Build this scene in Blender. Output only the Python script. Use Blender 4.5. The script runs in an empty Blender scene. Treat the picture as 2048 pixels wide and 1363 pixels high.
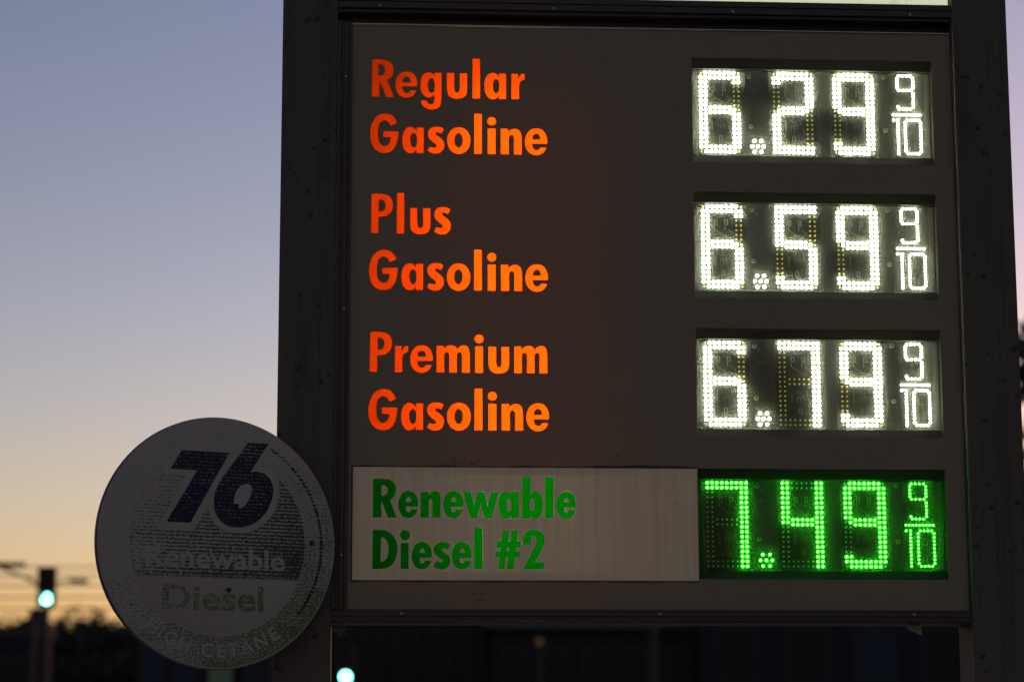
import bpy, bmesh, math, random
from mathutils import Vector, Matrix

random.seed(7)
scene = bpy.context.scene
col = scene.collection
R = math.radians
ZO = 2.95                      # height of the price panel's centre above the ground

# ------------------------------------------------------------------ camera
cam = bpy.data.cameras.new('camera')
cam_o = bpy.data.objects.new('camera', cam)
col.objects.link(cam_o)
cam.sensor_width = 36.0
cam.lens = 85.0
cam.clip_start = 0.1
cam.clip_end = 3000.0
cam_o.location = (-0.8721, -6.9430, ZO - 1.3093)
_p, _y, _r = 0.175985, -0.064035, 0.0021657
cam_o.matrix_world = (Matrix.Translation(cam_o.location) @ Matrix.Rotation(_y, 4, 'Z') @ Matrix.Rotation(_p, 4, 'X')
                      @ Matrix.Rotation(_r, 4, 'Y') @ Matrix.Rotation(math.pi / 2, 4, 'X'))
cam.dof.use_dof = True
cam.dof.focus_distance = 7.15
cam.dof.aperture_fstop = 2.6
cam.dof.aperture_blades = 9
scene.camera = cam_o

# ------------------------------------------------------------------ sky, sun, exposure
SUN_EL, SUN_ROT = -0.431, 41.1
world = bpy.data.worlds.new('World')
scene.world = world
world.use_nodes = True
wn = world.node_tree
bg = wn.nodes['Background']
sky = wn.nodes.new('ShaderNodeTexSky')
sky.sky_type = 'NISHITA'
sky.sun_disc = False
sky.sun_elevation = R(SUN_EL)
sky.sun_rotation = R(SUN_ROT)
sky.air_density = 0.722
sky.dust_density = 1.311
sky.ozone_density = 1.0
gam = wn.nodes.new('ShaderNodeGamma')
gam.inputs['Gamma'].default_value = 1.5
tint = wn.nodes.new('ShaderNodeMix')
tint.data_type = 'RGBA'
tint.blend_type = 'MULTIPLY'
tint.inputs['Factor'].default_value = 1.0
tint.inputs['B'].default_value = (1.265, 0.965, 1.10, 1)
wn.links.new(sky.outputs['Color'], gam.inputs['Color'])
wn.links.new(gam.outputs['Color'], tint.inputs['A'])
wn.links.new(tint.outputs['Result'], bg.inputs['Color'])
bg.inputs['Strength'].default_value = 0.124

sun = bpy.data.lights.new('sun', 'SUN')
sun.energy = 0.03
sun.angle = R(8)
sun.color = (1.0, 0.62, 0.38)
sun_o = bpy.data.objects.new('sun', sun)
col.objects.link(sun_o)
_d = Vector((math.sin(R(SUN_ROT)), math.cos(R(SUN_ROT)), math.tan(R(0.6))))
sun_o.rotation_euler = _d.to_track_quat('Z', 'Y').to_euler()
sun_o.location = (20, 30, 20)

scene.view_settings.view_transform = 'Standard'
scene.view_settings.look = 'None'
scene.view_settings.gamma = 1.0
scene.view_settings.use_curve_mapping = False
scene.view_settings.exposure = 2.3
cy = scene.cycles
cy.use_denoising = True
cy.max_bounces = 8
cy.diffuse_bounces = 4
cy.glossy_bounces = 3
cy.transmission_bounces = 6
cy.transparent_max_bounces = 12
cy.sample_clamp_indirect = 4.0
cy.caustics_reflective = False
cy.caustics_refractive = False


# ------------------------------------------------------------------ helpers
def tag(o, label=None, cat=None, group=None, kind=None):
    if label: o['label'] = label
    if cat: o['category'] = cat
    if group: o['group'] = group
    if kind: o['kind'] = kind
    return o


def empty(name, loc=(0, 0, 0), rz=0.0, label=None, cat=None, group=None):
    o = bpy.data.objects.new(name, None)
    o.empty_display_size = 0.1
    o.location = loc
    o.rotation_euler = (0, 0, rz)
    col.objects.link(o)
    return tag(o, label, cat, group)


def link(name, me, mat=None, parent=None, loc=None, rot=None, kind=None):
    o = bpy.data.objects.new(name, me)
    col.objects.link(o)
    if mat is not None and not len(me.materials):
        me.materials.append(mat)
    if parent: o.parent = parent
    if loc: o.location = loc
    if rot: o.rotation_euler = rot
    if kind: o['kind'] = kind
    return o


class MB:
    """collects boxes, tubes, lathes; build() makes one mesh object"""
    def __init__(self):
        self.v, self.f, self.s = [], [], []

    def add(self, vs, fs, smooth=False, M=None):
        n = len(self.v)
        self.v += [tuple(M @ Vector(q)) if M else tuple(q) for q in vs]
        self.f += [tuple(i + n for i in q) for q in fs]
        self.s += [smooth] * len(fs)
        return self

    def box(self, x0, x1, y0, y1, z0, z1, b=0.0, M=None):
        if b <= 0:
            vs = [(x, y, z) for z in (z0, z1) for y in (y0, y1) for x in (x0, x1)]
            fs = [(0, 2, 3, 1), (4, 5, 7, 6), (0, 1, 5, 4), (2, 6, 7, 3), (0, 4, 6, 2), (1, 3, 7, 5)]
            return self.add(vs, fs, False, M)
        bm = bmesh.new()
        bmesh.ops.create_cube(bm, size=1.0)
        for v in bm.verts:
            v.co = Vector((x0 + (v.co.x + .5) * (x1 - x0), y0 + (v.co.y + .5) * (y1 - y0), z0 + (v.co.z + .5) * (z1 - z0)))
        bmesh.ops.bevel(bm, geom=bm.edges[:], offset=b, segments=2, profile=.6, affect='EDGES')
        bm.verts.index_update()
        vs = [v.co.copy() for v in bm.verts]
        fs = [[v.index for v in f.verts] for f in bm.faces]
        bm.free()
        return self.add(vs, fs, False, M)

    def tube(self, pts, rad, seg=10, cap=True):
        pts = [Vector(p) for p in pts]
        rads = rad if isinstance(rad, (list, tuple)) else [rad] * len(pts)
        vs, fs = [], []
        up = Vector((0, 0, 1))
        for i, p in enumerate(pts):
            t = (pts[min(i + 1, len(pts) - 1)] - pts[max(i - 1, 0)]).normalized()
            a = t.cross(up)
            if a.length < 1e-3: a = t.cross(Vector((0, 1, 0)))
            a.normalize()
            b = t.cross(a)
            for k in range(seg):
                w = 2 * math.pi * k / seg
                vs.append(p + (a * math.cos(w) + b * math.sin(w)) * rads[i])
        for i in range(len(pts) - 1):
            for k in range(seg):
                k2 = (k + 1) % seg
                fs.append((i * seg + k, i * seg + k2, (i + 1) * seg + k2, (i + 1) * seg + k))
        self.add(vs, fs, True)
        if cap:
            self.add(vs[:seg], [tuple(reversed(range(seg)))])
            self.add(vs[-seg:], [tuple(range(seg))])
        return self

    def lathe(self, prof, seg=16, M=None, smooth=True):
        """prof: (r, h) along local Y (h grows towards -Y, the viewer)"""
        vs, fs = [], []
        for r, h in prof:
            for k in range(seg):
                w = 2 * math.pi * k / seg
                vs.append((r * math.cos(w), -h, r * math.sin(w)))
        for i in range(len(prof) - 1):
            for k in range(seg):
                k2 = (k + 1) % seg
                fs.append((i * seg + k, i * seg + k2, (i + 1) * seg + k2, (i + 1) * seg + k))
        fs.append(tuple((len(prof) - 1) * seg + k for k in range(seg)))
        fs.append(tuple(reversed(range(seg))))
        return self.add(vs, fs, smooth, M)

    def mesh(self, name):
        me = bpy.data.meshes.new(name)
        me.from_pydata(self.v, [], self.f)
        me.polygons.foreach_set('use_smooth', self.s)
        me.update()
        return me

    def build(self, name, mat, parent=None, loc=None, rot=None, kind=None):
        return link(name, self.mesh(name), mat, parent, loc, rot, kind)


def T(x, y, z): return Matrix.Translation((x, y, z))


# ------------------------------------------------------------------ materials
class NT:
    def __init__(self, name):
        self.m = bpy.data.materials.new(name)
        self.m.use_nodes = True
        self.t = self.m.node_tree
        self.t.nodes.clear()
        self.out = self.t.nodes.new('ShaderNodeOutputMaterial')

    def n(self, typ, **kw):
        nd = self.t.nodes.new('ShaderNode' + typ)
        ins = kw.pop('ins', {})
        for k, v in kw.items(): setattr(nd, k, v)
        for k, v in ins.items():
            s = nd.inputs[k]
            if isinstance(v, bpy.types.NodeSocket): self.t.links.new(v, s)
            else:
                if s.type == 'RGBA' and len(v) == 3: v = (*v, 1)
                s.default_value = v
        return nd

    def coord(self, scale=(1, 1, 1), loc=(0, 0, 0)):
        c = self.n('TexCoord')
        return self.n('Mapping', ins={'Vector': c.outputs['Object'], 'Scale': scale, 'Location': loc}).outputs[0]

    def noise(self, scale, vec=None, detail=4.0, rough=.55):
        ins = {'Scale': scale, 'Detail': detail, 'Roughness': rough}
        if vec is not None: ins['Vector'] = vec
        else: ins['Vector'] = self.coord()
        return self.n('TexNoise', ins=ins).outputs['Fac']

    def ramp(self, fac, a, b, ca=(0, 0, 0), cb=(1, 1, 1)):
        r = self.n('ValToRGB', ins={'Fac': fac})
        r.color_ramp.elements[0].position = a
        r.color_ramp.elements[1].position = b
        r.color_ramp.elements[0].color = (*ca, 1)
        r.color_ramp.elements[1].color = (*cb, 1)
        return r.outputs['Color']

    def math(self, op, a, b=0.0, clamp=False):
        return self.n('Math', operation=op, use_clamp=clamp, ins={0: a, 1: b}).outputs[0]

    def mix(self, f, a, b, blend='MIX'):
        nd = self.n('Mix', data_type='RGBA', blend_type=blend)
        for k, v in (('Factor', f), ('A', a), ('B', b)):
            s = nd.inputs[k] if k == 'Factor' else [q for q in nd.inputs if q.name == k and q.type == 'RGBA'][0]
            if k == 'Factor': s = nd.inputs[0]
            if isinstance(v, bpy.types.NodeSocket): self.t.links.new(v, s)
            else: s.default_value = (*v, 1) if isinstance(v, tuple) and len(v) == 3 else v
        return [q for q in nd.outputs if q.type == 'RGBA'][0]

    def bump(self, h, strength=.3, dist=.002):
        return self.n('Bump', ins={'Height': h, 'Strength': strength, 'Distance': dist}).outputs[0]

    def pbr(self, color, rough=.5, metal=0.0, spec=.5, normal=None):
        ins = {'Base Color': color, 'Roughness': rough, 'Metallic': metal, 'Specular IOR Level': spec}
        if normal is not None: ins['Normal'] = normal
        return self.n('BsdfPrincipled', ins=ins).outputs[0]

    def mixs(self, f, a, b):
        return self.n('MixShader', ins={0: f, 1: a, 2: b}).outputs[0]

    def done(self, sh):
        self.t.links.new(sh, self.out.inputs['Surface'])
        return self.m


def simple(name, color, rough=.5, metal=0.0, var=.15, scale=8.0, bump=0.0, spec=.5):
    t = NT(name)
    n = t.noise(scale)
    c = t.mix(n, tuple(q * (1 - var) for q in color), tuple(min(1, q * (1 + var)) for q in color))
    nm = t.bump(t.noise(scale * 6), .4, bump) if bump else None
    return t.done(t.pbr(c, rough, metal, spec, nm))


def emit(name, color, strength, spread=0.0):
    t = NT(name)
    if spread:
        n = t.noise(9.0, detail=1.0)
        s = t.math('MULTIPLY', t.math('ADD', t.math('MULTIPLY', n, spread), 1 - spread / 2), strength)
    else:
        s = strength
    return t.done(t.n('Emission', ins={'Color': color, 'Strength': s}).outputs[0])


M = {}


def m_post():
    t = NT('weathered painted steel')
    big = t.noise(3.0, t.coord((1, 1, .35)))
    fine = t.noise(160.0, detail=3)
    drip = t.noise(26.0, t.coord((1, 1, .05)), detail=5, rough=.7)
    spots = t.noise(34.0, t.coord((1, 1, 1), (3, 1, 2)), detail=2, rough=.4)
    c = t.mix(big, (.064, .056, .044), (.100, .088, .068))
    c = t.mix(t.math('MULTIPLY', t.ramp(drip, .50, .68), .75), c, (.032, .027, .021))
    c = t.mix(t.math('MULTIPLY', t.ramp(spots, .67, .73), .9), c, (.018, .015, .013))
    c = t.mix(t.math('MULTIPLY', t.ramp(fine, .40, .70), .42), c, (.120, .104, .078))
    h = t.math('ADD', t.math('MULTIPLY', fine, .5), t.math('MULTIPLY', t.noise(45.0), .8))
    return t.done(t.pbr(c, .62, 0, .3, t.bump(h, .6, .004)))


def m_panel():
    t = NT('painted price panel sheet')
    big = t.noise(2.2)
    fine = t.noise(420.0, detail=2)
    smear = t.noise(20.0, t.coord((1, 1, 1.6), (4, 2, 7)), detail=6, rough=.72)
    mask = t.noise(2.6, t.coord((1, 1, 1.8), (1, 0, 2)), detail=2)
    dirt = t.math('MULTIPLY', t.ramp(smear, .60, .74), t.ramp(mask, .50, .66))
    c = t.mix(big, (.188, .168, .100), (.218, .196, .120))
    c = t.mix(t.math('MULTIPLY', fine, .16), c, (.15, .13, .09))
    c = t.mix(t.math('MULTIPLY', dirt, .65), c, (.05, .045, .04))
    specks = t.ramp(t.noise(70.0, t.coord((1, 1, 1), (9, 3, 1)), detail=1), .765, .78)
    c = t.mix(specks, c, (.04, .035, .03))
    oc = t.n('TexCoord').outputs['Object']
    scuff = t.noise(75.0, t.coord((.55, 1, 1.3), (2, 2, 9)), detail=6, rough=.75)
    for (sx, sz, rx, rz, th) in ((-.56, -.427, .14, .018, .50), (-.51, -.806, .060, .034, .53), (-.36, -.43, .06, .012, .54),
                                 (.50, .835, .06, .035, .56), (.30, -.80, .05, .02, .60), (-.27, .66, .03, .05, .58), (.62, -.415, .20, .016, .60),
                                 (.45, .028, .25, .014, .60), (.16, .43, .05, .03, .60)):
        mp = t.n('Mapping', ins={'Vector': oc, 'Location': (-sx / rx, 0, -sz / rz), 'Scale': (1 / rx, 0, 1 / rz)}).outputs[0]
        near = t.n('TexGradient', gradient_type='SPHERICAL', ins={'Vector': mp}).outputs['Fac']
        near = t.math('MULTIPLY', near, 1.8, True)
        c = t.mix(t.math('MULTIPLY', t.math('MULTIPLY', t.ramp(scuff, th, th + .09), near), .85), c, (.035, .03, .025))
    front = t.pbr(c, .48, 0, .35, t.bump(fine, .10, .0006))
    back = t.n('BsdfTranslucent', ins={'Color': (.85, .055, .03)}).outputs[0]
    return t.done(t.mixs(.0034, front, back))


def m_backlit(name, color, gloss=.5, dirt=.25):
    t = NT(name)
    fine = t.noise(120.0, detail=3)
    blot = t.noise(11.0, t.coord((1, 1, .7)), detail=4, rough=.6)
    specks = t.ramp(t.noise(240.0, t.coord((1, 1, 1), (2, 5, 1)), detail=1), .72, .78)
    dark = tuple(q * .62 for q in color)
    c = t.mix(t.math('MULTIPLY', t.ramp(blot, .35, .7), dirt), color, dark)
    c = t.mix(t.math('MULTIPLY', fine, .12), c, dark)
    c = t.mix(t.math('MULTIPLY', specks, .6), c, tuple(q * .3 for q in color))
    tr = t.n('BsdfTranslucent', ins={'Color': c}).outputs[0]
    face = t.pbr(t.mix(.2, c, (.02, .02, .02)), gloss, 0, .15)
    return t.done(t.mixs(.15, tr, face))


def m_plate():
    t = NT('white acrylic name plate')
    big = t.noise(3.0)
    streak = t.noise(42.0, t.coord((1, 1, .035)), detail=5, rough=.65)
    specks = t.ramp(t.noise(85.0, t.coord((1, 1, 1), (1, 8, 4)), detail=1), .755, .77)
    c = t.mix(big, (.78, .66, .40), (.85, .72, .45))
    c = t.mix(t.math('MULTIPLY', t.ramp(streak, .45, .75), .5), c, (.55, .45, .29))
    c = t.mix(specks, c, (.10, .08, .06))
    front = t.pbr(c, .40, 0, .4)
    back = t.n('BsdfTranslucent', ins={'Color': t.mix(.7, c, (.80, .52, .40))}).outputs[0]
    return t.done(t.mixs(.009, front, back))


def m_cover():
    t = NT('clear hazy plastic cover')
    sc = t.noise(60.0, t.coord((1, 1, .3)), detail=5, rough=.7)
    haze = t.math('ADD', t.math('MULTIPLY', t.ramp(sc, .45, .85), .04), .052)
    clear = t.n('BsdfTransparent').outputs[0]
    tr = t.n('BsdfTranslucent', ins={'Color': (.95, .98, .74)}).outputs[0]
    body = t.mixs(haze, clear, tr)
    gl = t.n('BsdfGlossy', ins={'Color': (1, 1, 1), 'Roughness': .12}).outputs[0]
    return t.done(t.mixs(.012, body, gl))


def m_worn(name, ink, base=(.33, .305, .285), dirx=0.0, dirz=0.0, bias=0.0, lines=.5, speck=150.0):
    """ink that has weathered off in rows and specks, showing the sheet beneath"""
    t = NT(name)
    c = t.n('TexCoord').outputs['Object']
    sp = t.n('SeparateXYZ', ins={0: c})
    wave = t.n('TexWave', wave_type='BANDS', bands_direction='Z', ins={'Vector': c, 'Scale': 31.0, 'Distortion': 1.5, 'Detail': 2.0, 'Detail Scale': 3.0}).outputs['Fac']
    n1 = t.noise(speck, t.coord((.55, 1, 1)), detail=3, rough=.7)
    n2 = t.noise(9.0, t.coord((.6, 1, 1.6), (2, 3, 4)), detail=3)
    g = t.math('ADD', t.math('MULTIPLY', sp.outputs[0], dirx), t.math('MULTIPLY', sp.outputs[2], dirz))
    n1 = t.math('ADD', t.math('MULTIPLY', t.math('SUBTRACT', n1, .5), 1.15), .5)
    v = t.math('ADD', t.math('MULTIPLY', wave, lines * .35), n1)
    v = t.math('ADD', v, t.math('MULTIPLY', n2, .35))
    v = t.math('ADD', v, g)
    v = t.math('ADD', v, bias)
    mask = t.ramp(v, .86, .93)
    bn = t.noise(5.0)
    sheet = t.mix(bn, tuple(q * .92 for q in base), tuple(q * 1.06 for q in base))
    cc = t.mix(mask, sheet, ink)
    return t.done(t.pbr(cc, .55, 0, .3))


M['post'] = m_post()
M['panel'] = m_panel()
M['orange'] = m_backlit('orange translucent letter', (1.0, .062, .0006))
M['green_letter'] = m_backlit('green translucent letter', (.0, .055, .0004), .4, .12)
M['plate'] = m_plate()
M['cover'] = m_cover()
M['frame'] = simple('dark bronze aluminium', (.050, .043, .034), .5, .25, .25, 14.0, .0006)
M['frame_black'] = simple('black painted channel', (.014, .013, .012), .5, 0, .3, 12.0)
M['edge_highlight'] = simple('bright aluminium highlight', (.42, .42, .40), .35, .8, .2, 40.0)  # bright tone stands in for light catching the panel's top edge
M['cabinet_in'] = simple('white enamel inside', (.72, .70, .66), .6)
M['cabinet'] = simple('dark cabinet steel', (.05, .047, .043), .55, 0, .2, 6.0, .001)
M['tube_lamp'] = emit('fluorescent tube', (1.0, .93, .80), 3.4)
M['screw'] = simple('steel screw', (.32, .30, .27), .35, .8, .2, 60.0)
M['screw_dark'] = simple('dark screw hole', (.02, .017, .014), .4, .2, .2, 60.0)
M['brass'] = simple('brass spacer', (.42, .30, .13), .3, .9, .2, 90.0)
M['led_white'] = emit('lit white diode', (.95, 1.0, .82), 7.2, .5)
M['led_green'] = emit('lit green diode', (.032, 1.0, .024), 5.0, .5)
M['led_off_white'] = simple('unlit yellow phosphor diode', (.75, .62, .06), .25, 0, .2, 30.0)
M['led_off_green'] = simple('unlit clear diode', (.30, .55, .28), .25, 0, .2, 30.0)
M['pcb'] = simple('dark circuit board', (.015, .015, .009), .5, 0, .2, 30.0, .0004, .12)
M['pcb_parts'] = simple('solder and chips', (.24, .22, .14), .4, .3, .4, 90.0)
M['backplate'] = simple('brushed tray metal', (.034, .032, .021), .5, .1, .35, 10.0, .0005, .15)
M['bezel'] = simple('dull olive bezel metal', (.026, .025, .015), .5, .1, .3, 12.0, .0006, .2)

SHEET = (.33, .305, .285)
M['disc'] = simple('faded white sheet metal', SHEET, .55, 0, .07, 6.0, .0004)
M['disc_rim'] = simple('dark disc rim', (.05, .045, .045), .5, .2)
M['ink_field'] = m_worn('worn dark green field', (.028, .050, .034), SHEET, .46, -.55, .085, .75, 190.0)
M['ink_band'] = m_worn('worn green band', (.070, .112, .038), SHEET, .22, -.38, .098, .14, 250.0)
M['ink_line'] = m_worn('worn dark ring line', (.010, .022, .016), SHEET, .75, -.30, .0, .9, 120.0)
M['ink_divider'] = m_worn('worn divider line', (.022, .036, .026), SHEET, .10, 0, .24, .0, 240.0)
M['ink_blue'] = m_worn('dark blue numeral ink', (.0045, .0080, .032), SHEET, .05, -.25, .34, .55, 300.0)
M['ink_diesel'] = m_worn('worn green lettering', (.085, .12, .045), SHEET, .25, 0, .24, .0, 230.0)

# ------------------------------------------------------------------ glyph outlines
# contours: points with y downwards; a point with a third entry is a corner, the rest are smooth
c = 1
GL = {}
# orange set (unit .246 mm)
GL['R'] = (82, 567, .2465, [[(85, 97, c), (200, 97), (280, 115), (330, 165), (345, 225), (335, 285), (305, 328), (270, 352, c), (350, 566, c), (258, 568, c), (180, 372, c), (176, 567, c), (82, 567, c)],
      [(165, 162, c), (195, 163), (228, 185), (240, 230), (228, 275), (195, 298), (163, 300, c)]])
GL['e'] = (363, 573, .2465, [[(630, 437, c), (632, 405), (618, 330), (575, 268), (500, 246), (425, 270), (378, 335), (363, 415), (378, 495), (425, 555), (500, 580), (570, 558), (610, 512), (622, 483, c), (550, 481, c), (535, 505), (505, 516), (475, 506), (456, 475), (450, 437, c)],
      [(452, 384, c), (458, 345), (478, 320), (502, 311), (525, 320), (542, 345), (549, 384, c)]])
GL['g'] = (665, 578, .2465, [[(835, 262, c), (922, 262, c), (922, 420), (922, 560), (918, 630), (895, 688), (850, 716), (795, 725), (735, 710), (690, 668), (668, 612, c), (745, 610, c), (760, 642), (795, 657), (822, 646), (832, 612), (833, 535, c), (815, 560), (780, 578), (735, 570), (690, 530), (666, 460), (666, 380), (690, 300), (730, 265), (770, 256), (805, 272), (833, 308, c)],
      [(800, 333), (825, 355), (838, 400), (838, 455), (825, 500), (800, 516), (775, 500), (761, 455), (760, 400), (775, 352)]])
GL['u'] = (985, 581, .2465, [[(985, 265, c), (1075, 265, c), (1075, 350), (1075, 440), (1079, 482), (1090, 503), (1108, 511), (1126, 503), (1137, 482), (1140, 440), (1140, 350), (1140, 267, c), (1230, 267, c), (1230, 350), (1230, 440), (1225, 510), (1205, 555), (1165, 578), (1108, 587), (1050, 578), (1010, 552), (991, 505), (985, 440), (985, 350)]])
GL['l'] = (1295, 585, .2465, [[(1295, 87, c), (1386, 87, c), (1387, 585, c), (1295, 585, c)]])
GL['a'] = (1440, 590, .2465, [[(1613, 272, c), (1700, 272, c), (1700, 590, c), (1613, 590, c), (1613, 545, c), (1590, 575), (1550, 595), (1500, 585), (1462, 540), (1441, 460), (1441, 390), (1460, 320), (1500, 277), (1545, 265), (1585, 282), (1613, 322, c)],
      [(1580, 342), (1603, 357), (1617, 400), (1617, 460), (1603, 505), (1580, 521), (1557, 505), (1543, 460), (1541, 400), (1556, 357)]])
GL['r'] = (1765, 592, .2465, [[(1765, 275, c), (1845, 275, c), (1849, 340, c), (1870, 295), (1893, 275), (1925, 275, c), (1925, 350, c), (1890, 360), (1867, 387), (1859, 440), (1858, 520), (1858, 592, c), (1765, 592, c)]])
GL['G'] = (61, 1235, .2465, [[(388, 870, c), (365, 815), (310, 765), (235, 750), (155, 774), (95, 850), (64, 950), (63, 1040), (90, 1150), (150, 1220), (235, 1242), (315, 1222), (370, 1155), (399, 1060), (405, 968, c), (218, 968, c), (218, 1047, c), (308, 1047, c), (300, 1092), (275, 1135), (235, 1152), (190, 1130), (165, 1070), (158, 1000), (165, 920), (190, 860), (235, 838), (280, 857), (308, 905, c)]])
GL['s'] = (750, 1242, .2465, [[(948, 940, c), (910, 920), (850, 912), (795, 925), (762, 962), (752, 1010), (765, 1055), (800, 1093), (845, 1128), (860, 1150), (848, 1167), (815, 1167), (780, 1155, c), (750, 1208, c), (795, 1238), (850, 1248), (905, 1232), (942, 1187), (952, 1140), (938, 1087), (900, 1047), (860, 1017), (843, 997), (855, 984), (885, 985), (915, 1000, c)]])
GL['o'] = (985, 1245, .2465, [[(1125, 917), (1200, 940), (1250, 1005), (1265, 1083), (1250, 1160), (1200, 1226), (1125, 1250), (1050, 1226), (1000, 1160), (985, 1083), (1000, 1005), (1050, 940)],
      [(1123, 990), (1157, 1016), (1173, 1080), (1157, 1146), (1123, 1171), (1088, 1146), (1073, 1080), (1088, 1016)]])
DOT = [(1520 + 53 * math.cos(k * math.pi / 6), 842 + 53 * math.sin(k * math.pi / 6)) for k in range(12)]
GL['i'] = (1467, 1249, .2465, [[(1473, 930, c), (1566, 930, c), (1566, 1249, c), (1474, 1249, c)], DOT])
GL['n'] = (1630, 1252, .2465, [[(1630, 935, c), (1718, 935, c), (1718, 985, c), (1740, 955), (1780, 936), (1830, 940), (1863, 968), (1877, 1010), (1881, 1070), (1882, 1160), (1882, 1252, c), (1788, 1252, c), (1788, 1160), (1788, 1065), (1780, 1025), (1757, 1012), (1735, 1025), (1727, 1065), (1727, 1160), (1727, 1252, c), (1630, 1252, c)]])
GL['P'] = (50, 506, .2703, [[(54, 67, c), (160, 65), (230, 80), (275, 122), (293, 192), (275, 260), (230, 308), (175, 322), (135, 323, c), (135, 506, c), (50, 506, c)],
      [(137, 135, c), (165, 135), (195, 155), (206, 197), (195, 240), (165, 259), (137, 260, c)]])
GL['m'] = (770, 510, .2703, [[(770, 217, c), (847, 217, c), (848, 260, c), (870, 230), (905, 212), (945, 211), (975, 228), (992, 257, c), (1015, 228), (1060, 209), (1100, 220), (1121, 260), (1127, 320), (1128, 410), (1128, 510, c), (1043, 510, c), (1043, 420), (1043, 330), (1038, 298), (1017, 285), (996, 298), (990, 330), (990, 420), (990, 510, c), (907, 510, c), (907, 420), (907, 330), (901, 298), (880, 285), (859, 298), (853, 330), (853, 420), (853, 510, c), (770, 510, c)]])
# green set
GL['gR'] = (50, 447, .3029, [[(50, 80, c), (150, 79), (220, 92), (258, 130), (268, 180), (255, 235), (213, 282, c), (275, 447, c), (192, 447, c), (130, 285, c), (130, 447, c), (50, 447, c)],
      [(130, 142, c), (155, 142), (180, 158), (190, 190), (180, 222), (155, 238), (130, 238, c)]])
GL['ge'] = (291, 449, .3029, [[(477, 343, c), (480, 310), (468, 250), (435, 208), (385, 194), (335, 212), (303, 262), (291, 325), (303, 390), (335, 435), (385, 453), (435, 437), (465, 400), (473, 370, c), (412, 370, c), (408, 388), (390, 398), (372, 388), (365, 366), (364, 343, c)],
      [(364, 298, c), (368, 272), (378, 257), (390, 250), (402, 257), (411, 272), (415, 298, c)]])
GL['gn'] = (505, 447, .3029, [[(505, 203, c), (582, 203, c), (582, 238, c), (600, 208), (640, 195), (675, 207), (689, 245), (692, 300), (692, 370), (692, 447, c), (615, 447, c), (615, 370), (615, 300), (611, 275), (598, 266), (586, 275), (582, 300), (582, 370), (582, 447, c), (505, 447, c)]])
GL['gw'] = (908, 450, .3029, [[(908, 203, c), (978, 203, c), (1013, 342, c), (1047, 203, c), (1110, 203, c), (1142, 344, c), (1175, 203, c), (1247, 203, c), (1178, 450, c), (1113, 450, c), (1077, 300, c), (1043, 450, c), (978, 450, c)]])
GL['ga'] = (1247, 452, .3029, [[(1365, 205, c), (1440, 205, c), (1440, 452, c), (1365, 452, c), (1365, 425, c), (1340, 450), (1310, 456), (1275, 435), (1253, 385), (1248, 330), (1256, 270), (1280, 220), (1310, 199), (1340, 205), (1365, 232, c)],
      [(1345, 262), (1362, 282), (1369, 328), (1362, 375), (1345, 390), (1329, 377), (1322, 328), (1329, 279)]])
GL['gb'] = (1473, 452, .3029, [[(1473, 60, c), (1550, 60, c), (1550, 230, c), (1575, 205), (1605, 199), (1640, 220), (1662, 270), (1668, 325), (1660, 390), (1635, 440), (1600, 457), (1572, 450), (1550, 427, c), (1550, 452, c), (1474, 452, c)],
      [(1568, 263), (1585, 282), (1591, 328), (1585, 375), (1568, 390), (1552, 377), (1545, 328), (1552, 279)]])
GL['gl'] = (1693, 453, .3029, [[(1693, 60, c), (1770, 60, c), (1770, 453, c), (1693, 453, c)]])
GL['gD'] = (52, 535, .2595, [[(54, 107, c), (140, 105), (230, 127), (295, 190), (325, 275), (325, 360), (300, 445), (240, 512), (150, 535), (52, 535, c)],
      [(148, 187, c), (188, 200), (220, 245), (233, 310), (228, 370), (207, 423), (178, 450), (143, 455, c)]])
GL['gi'] = (358, 535, .2595, [[(365, 248, c), (453, 248, c), (453, 535, c), (365, 535, c)], [(413 + 55 * math.cos(k * math.pi / 6), 163 + 55 * math.sin(k * math.pi / 6)) for k in range(12)]])
GL['gs'] = (725, 539, .2595, [[(915, 268, c), (880, 250), (835, 241), (780, 253), (742, 285), (730, 327), (742, 370), (780, 405), (815, 428), (832, 449), (820, 466), (790, 464), (760, 452, c), (725, 512, c), (765, 535), (815, 543), (870, 528), (905, 487), (914, 440), (900, 395), (860, 365), (830, 346), (818, 325), (830, 309), (855, 312), (885, 328, c)]])
GL['g#'] = (1412, 540, .2595, [[(1497, 110, c), (1565, 110, c), (1552, 233, c), (1585, 233, c), (1597, 110, c), (1665, 110, c), (1652, 233, c), (1698, 233, c), (1695, 298, c), (1643, 298, c), (1638, 345, c), (1685, 345, c), (1683, 408, c), (1628, 408, c), (1612, 540, c), (1545, 540, c), (1560, 408, c), (1525, 408, c), (1512, 540, c), (1445, 540, c), (1462, 408, c), (1412, 408, c), (1414, 345, c), (1470, 345, c), (1476, 298, c), (1427, 298, c), (1430, 233, c), (1483, 233, c)],
      [(1540, 298, c), (1575, 298, c), (1570, 345, c), (1535, 345, c)]])
GL['g2'] = (1718, 540, .2595, [[(1722, 262, c), (1724, 200), (1742, 150), (1782, 115), (1840, 104), (1905, 116), (1948, 155), (1962, 208), (1950, 270), (1915, 345), (1850, 463, c), (1953, 463, c), (1953, 540, c), (1718, 540, c), (1770, 448), (1820, 358), (1860, 275), (1873, 225), (1868, 190), (1855, 173), (1838, 168), (1819, 178), (1809, 207), (1803, 262, c)]])
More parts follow.
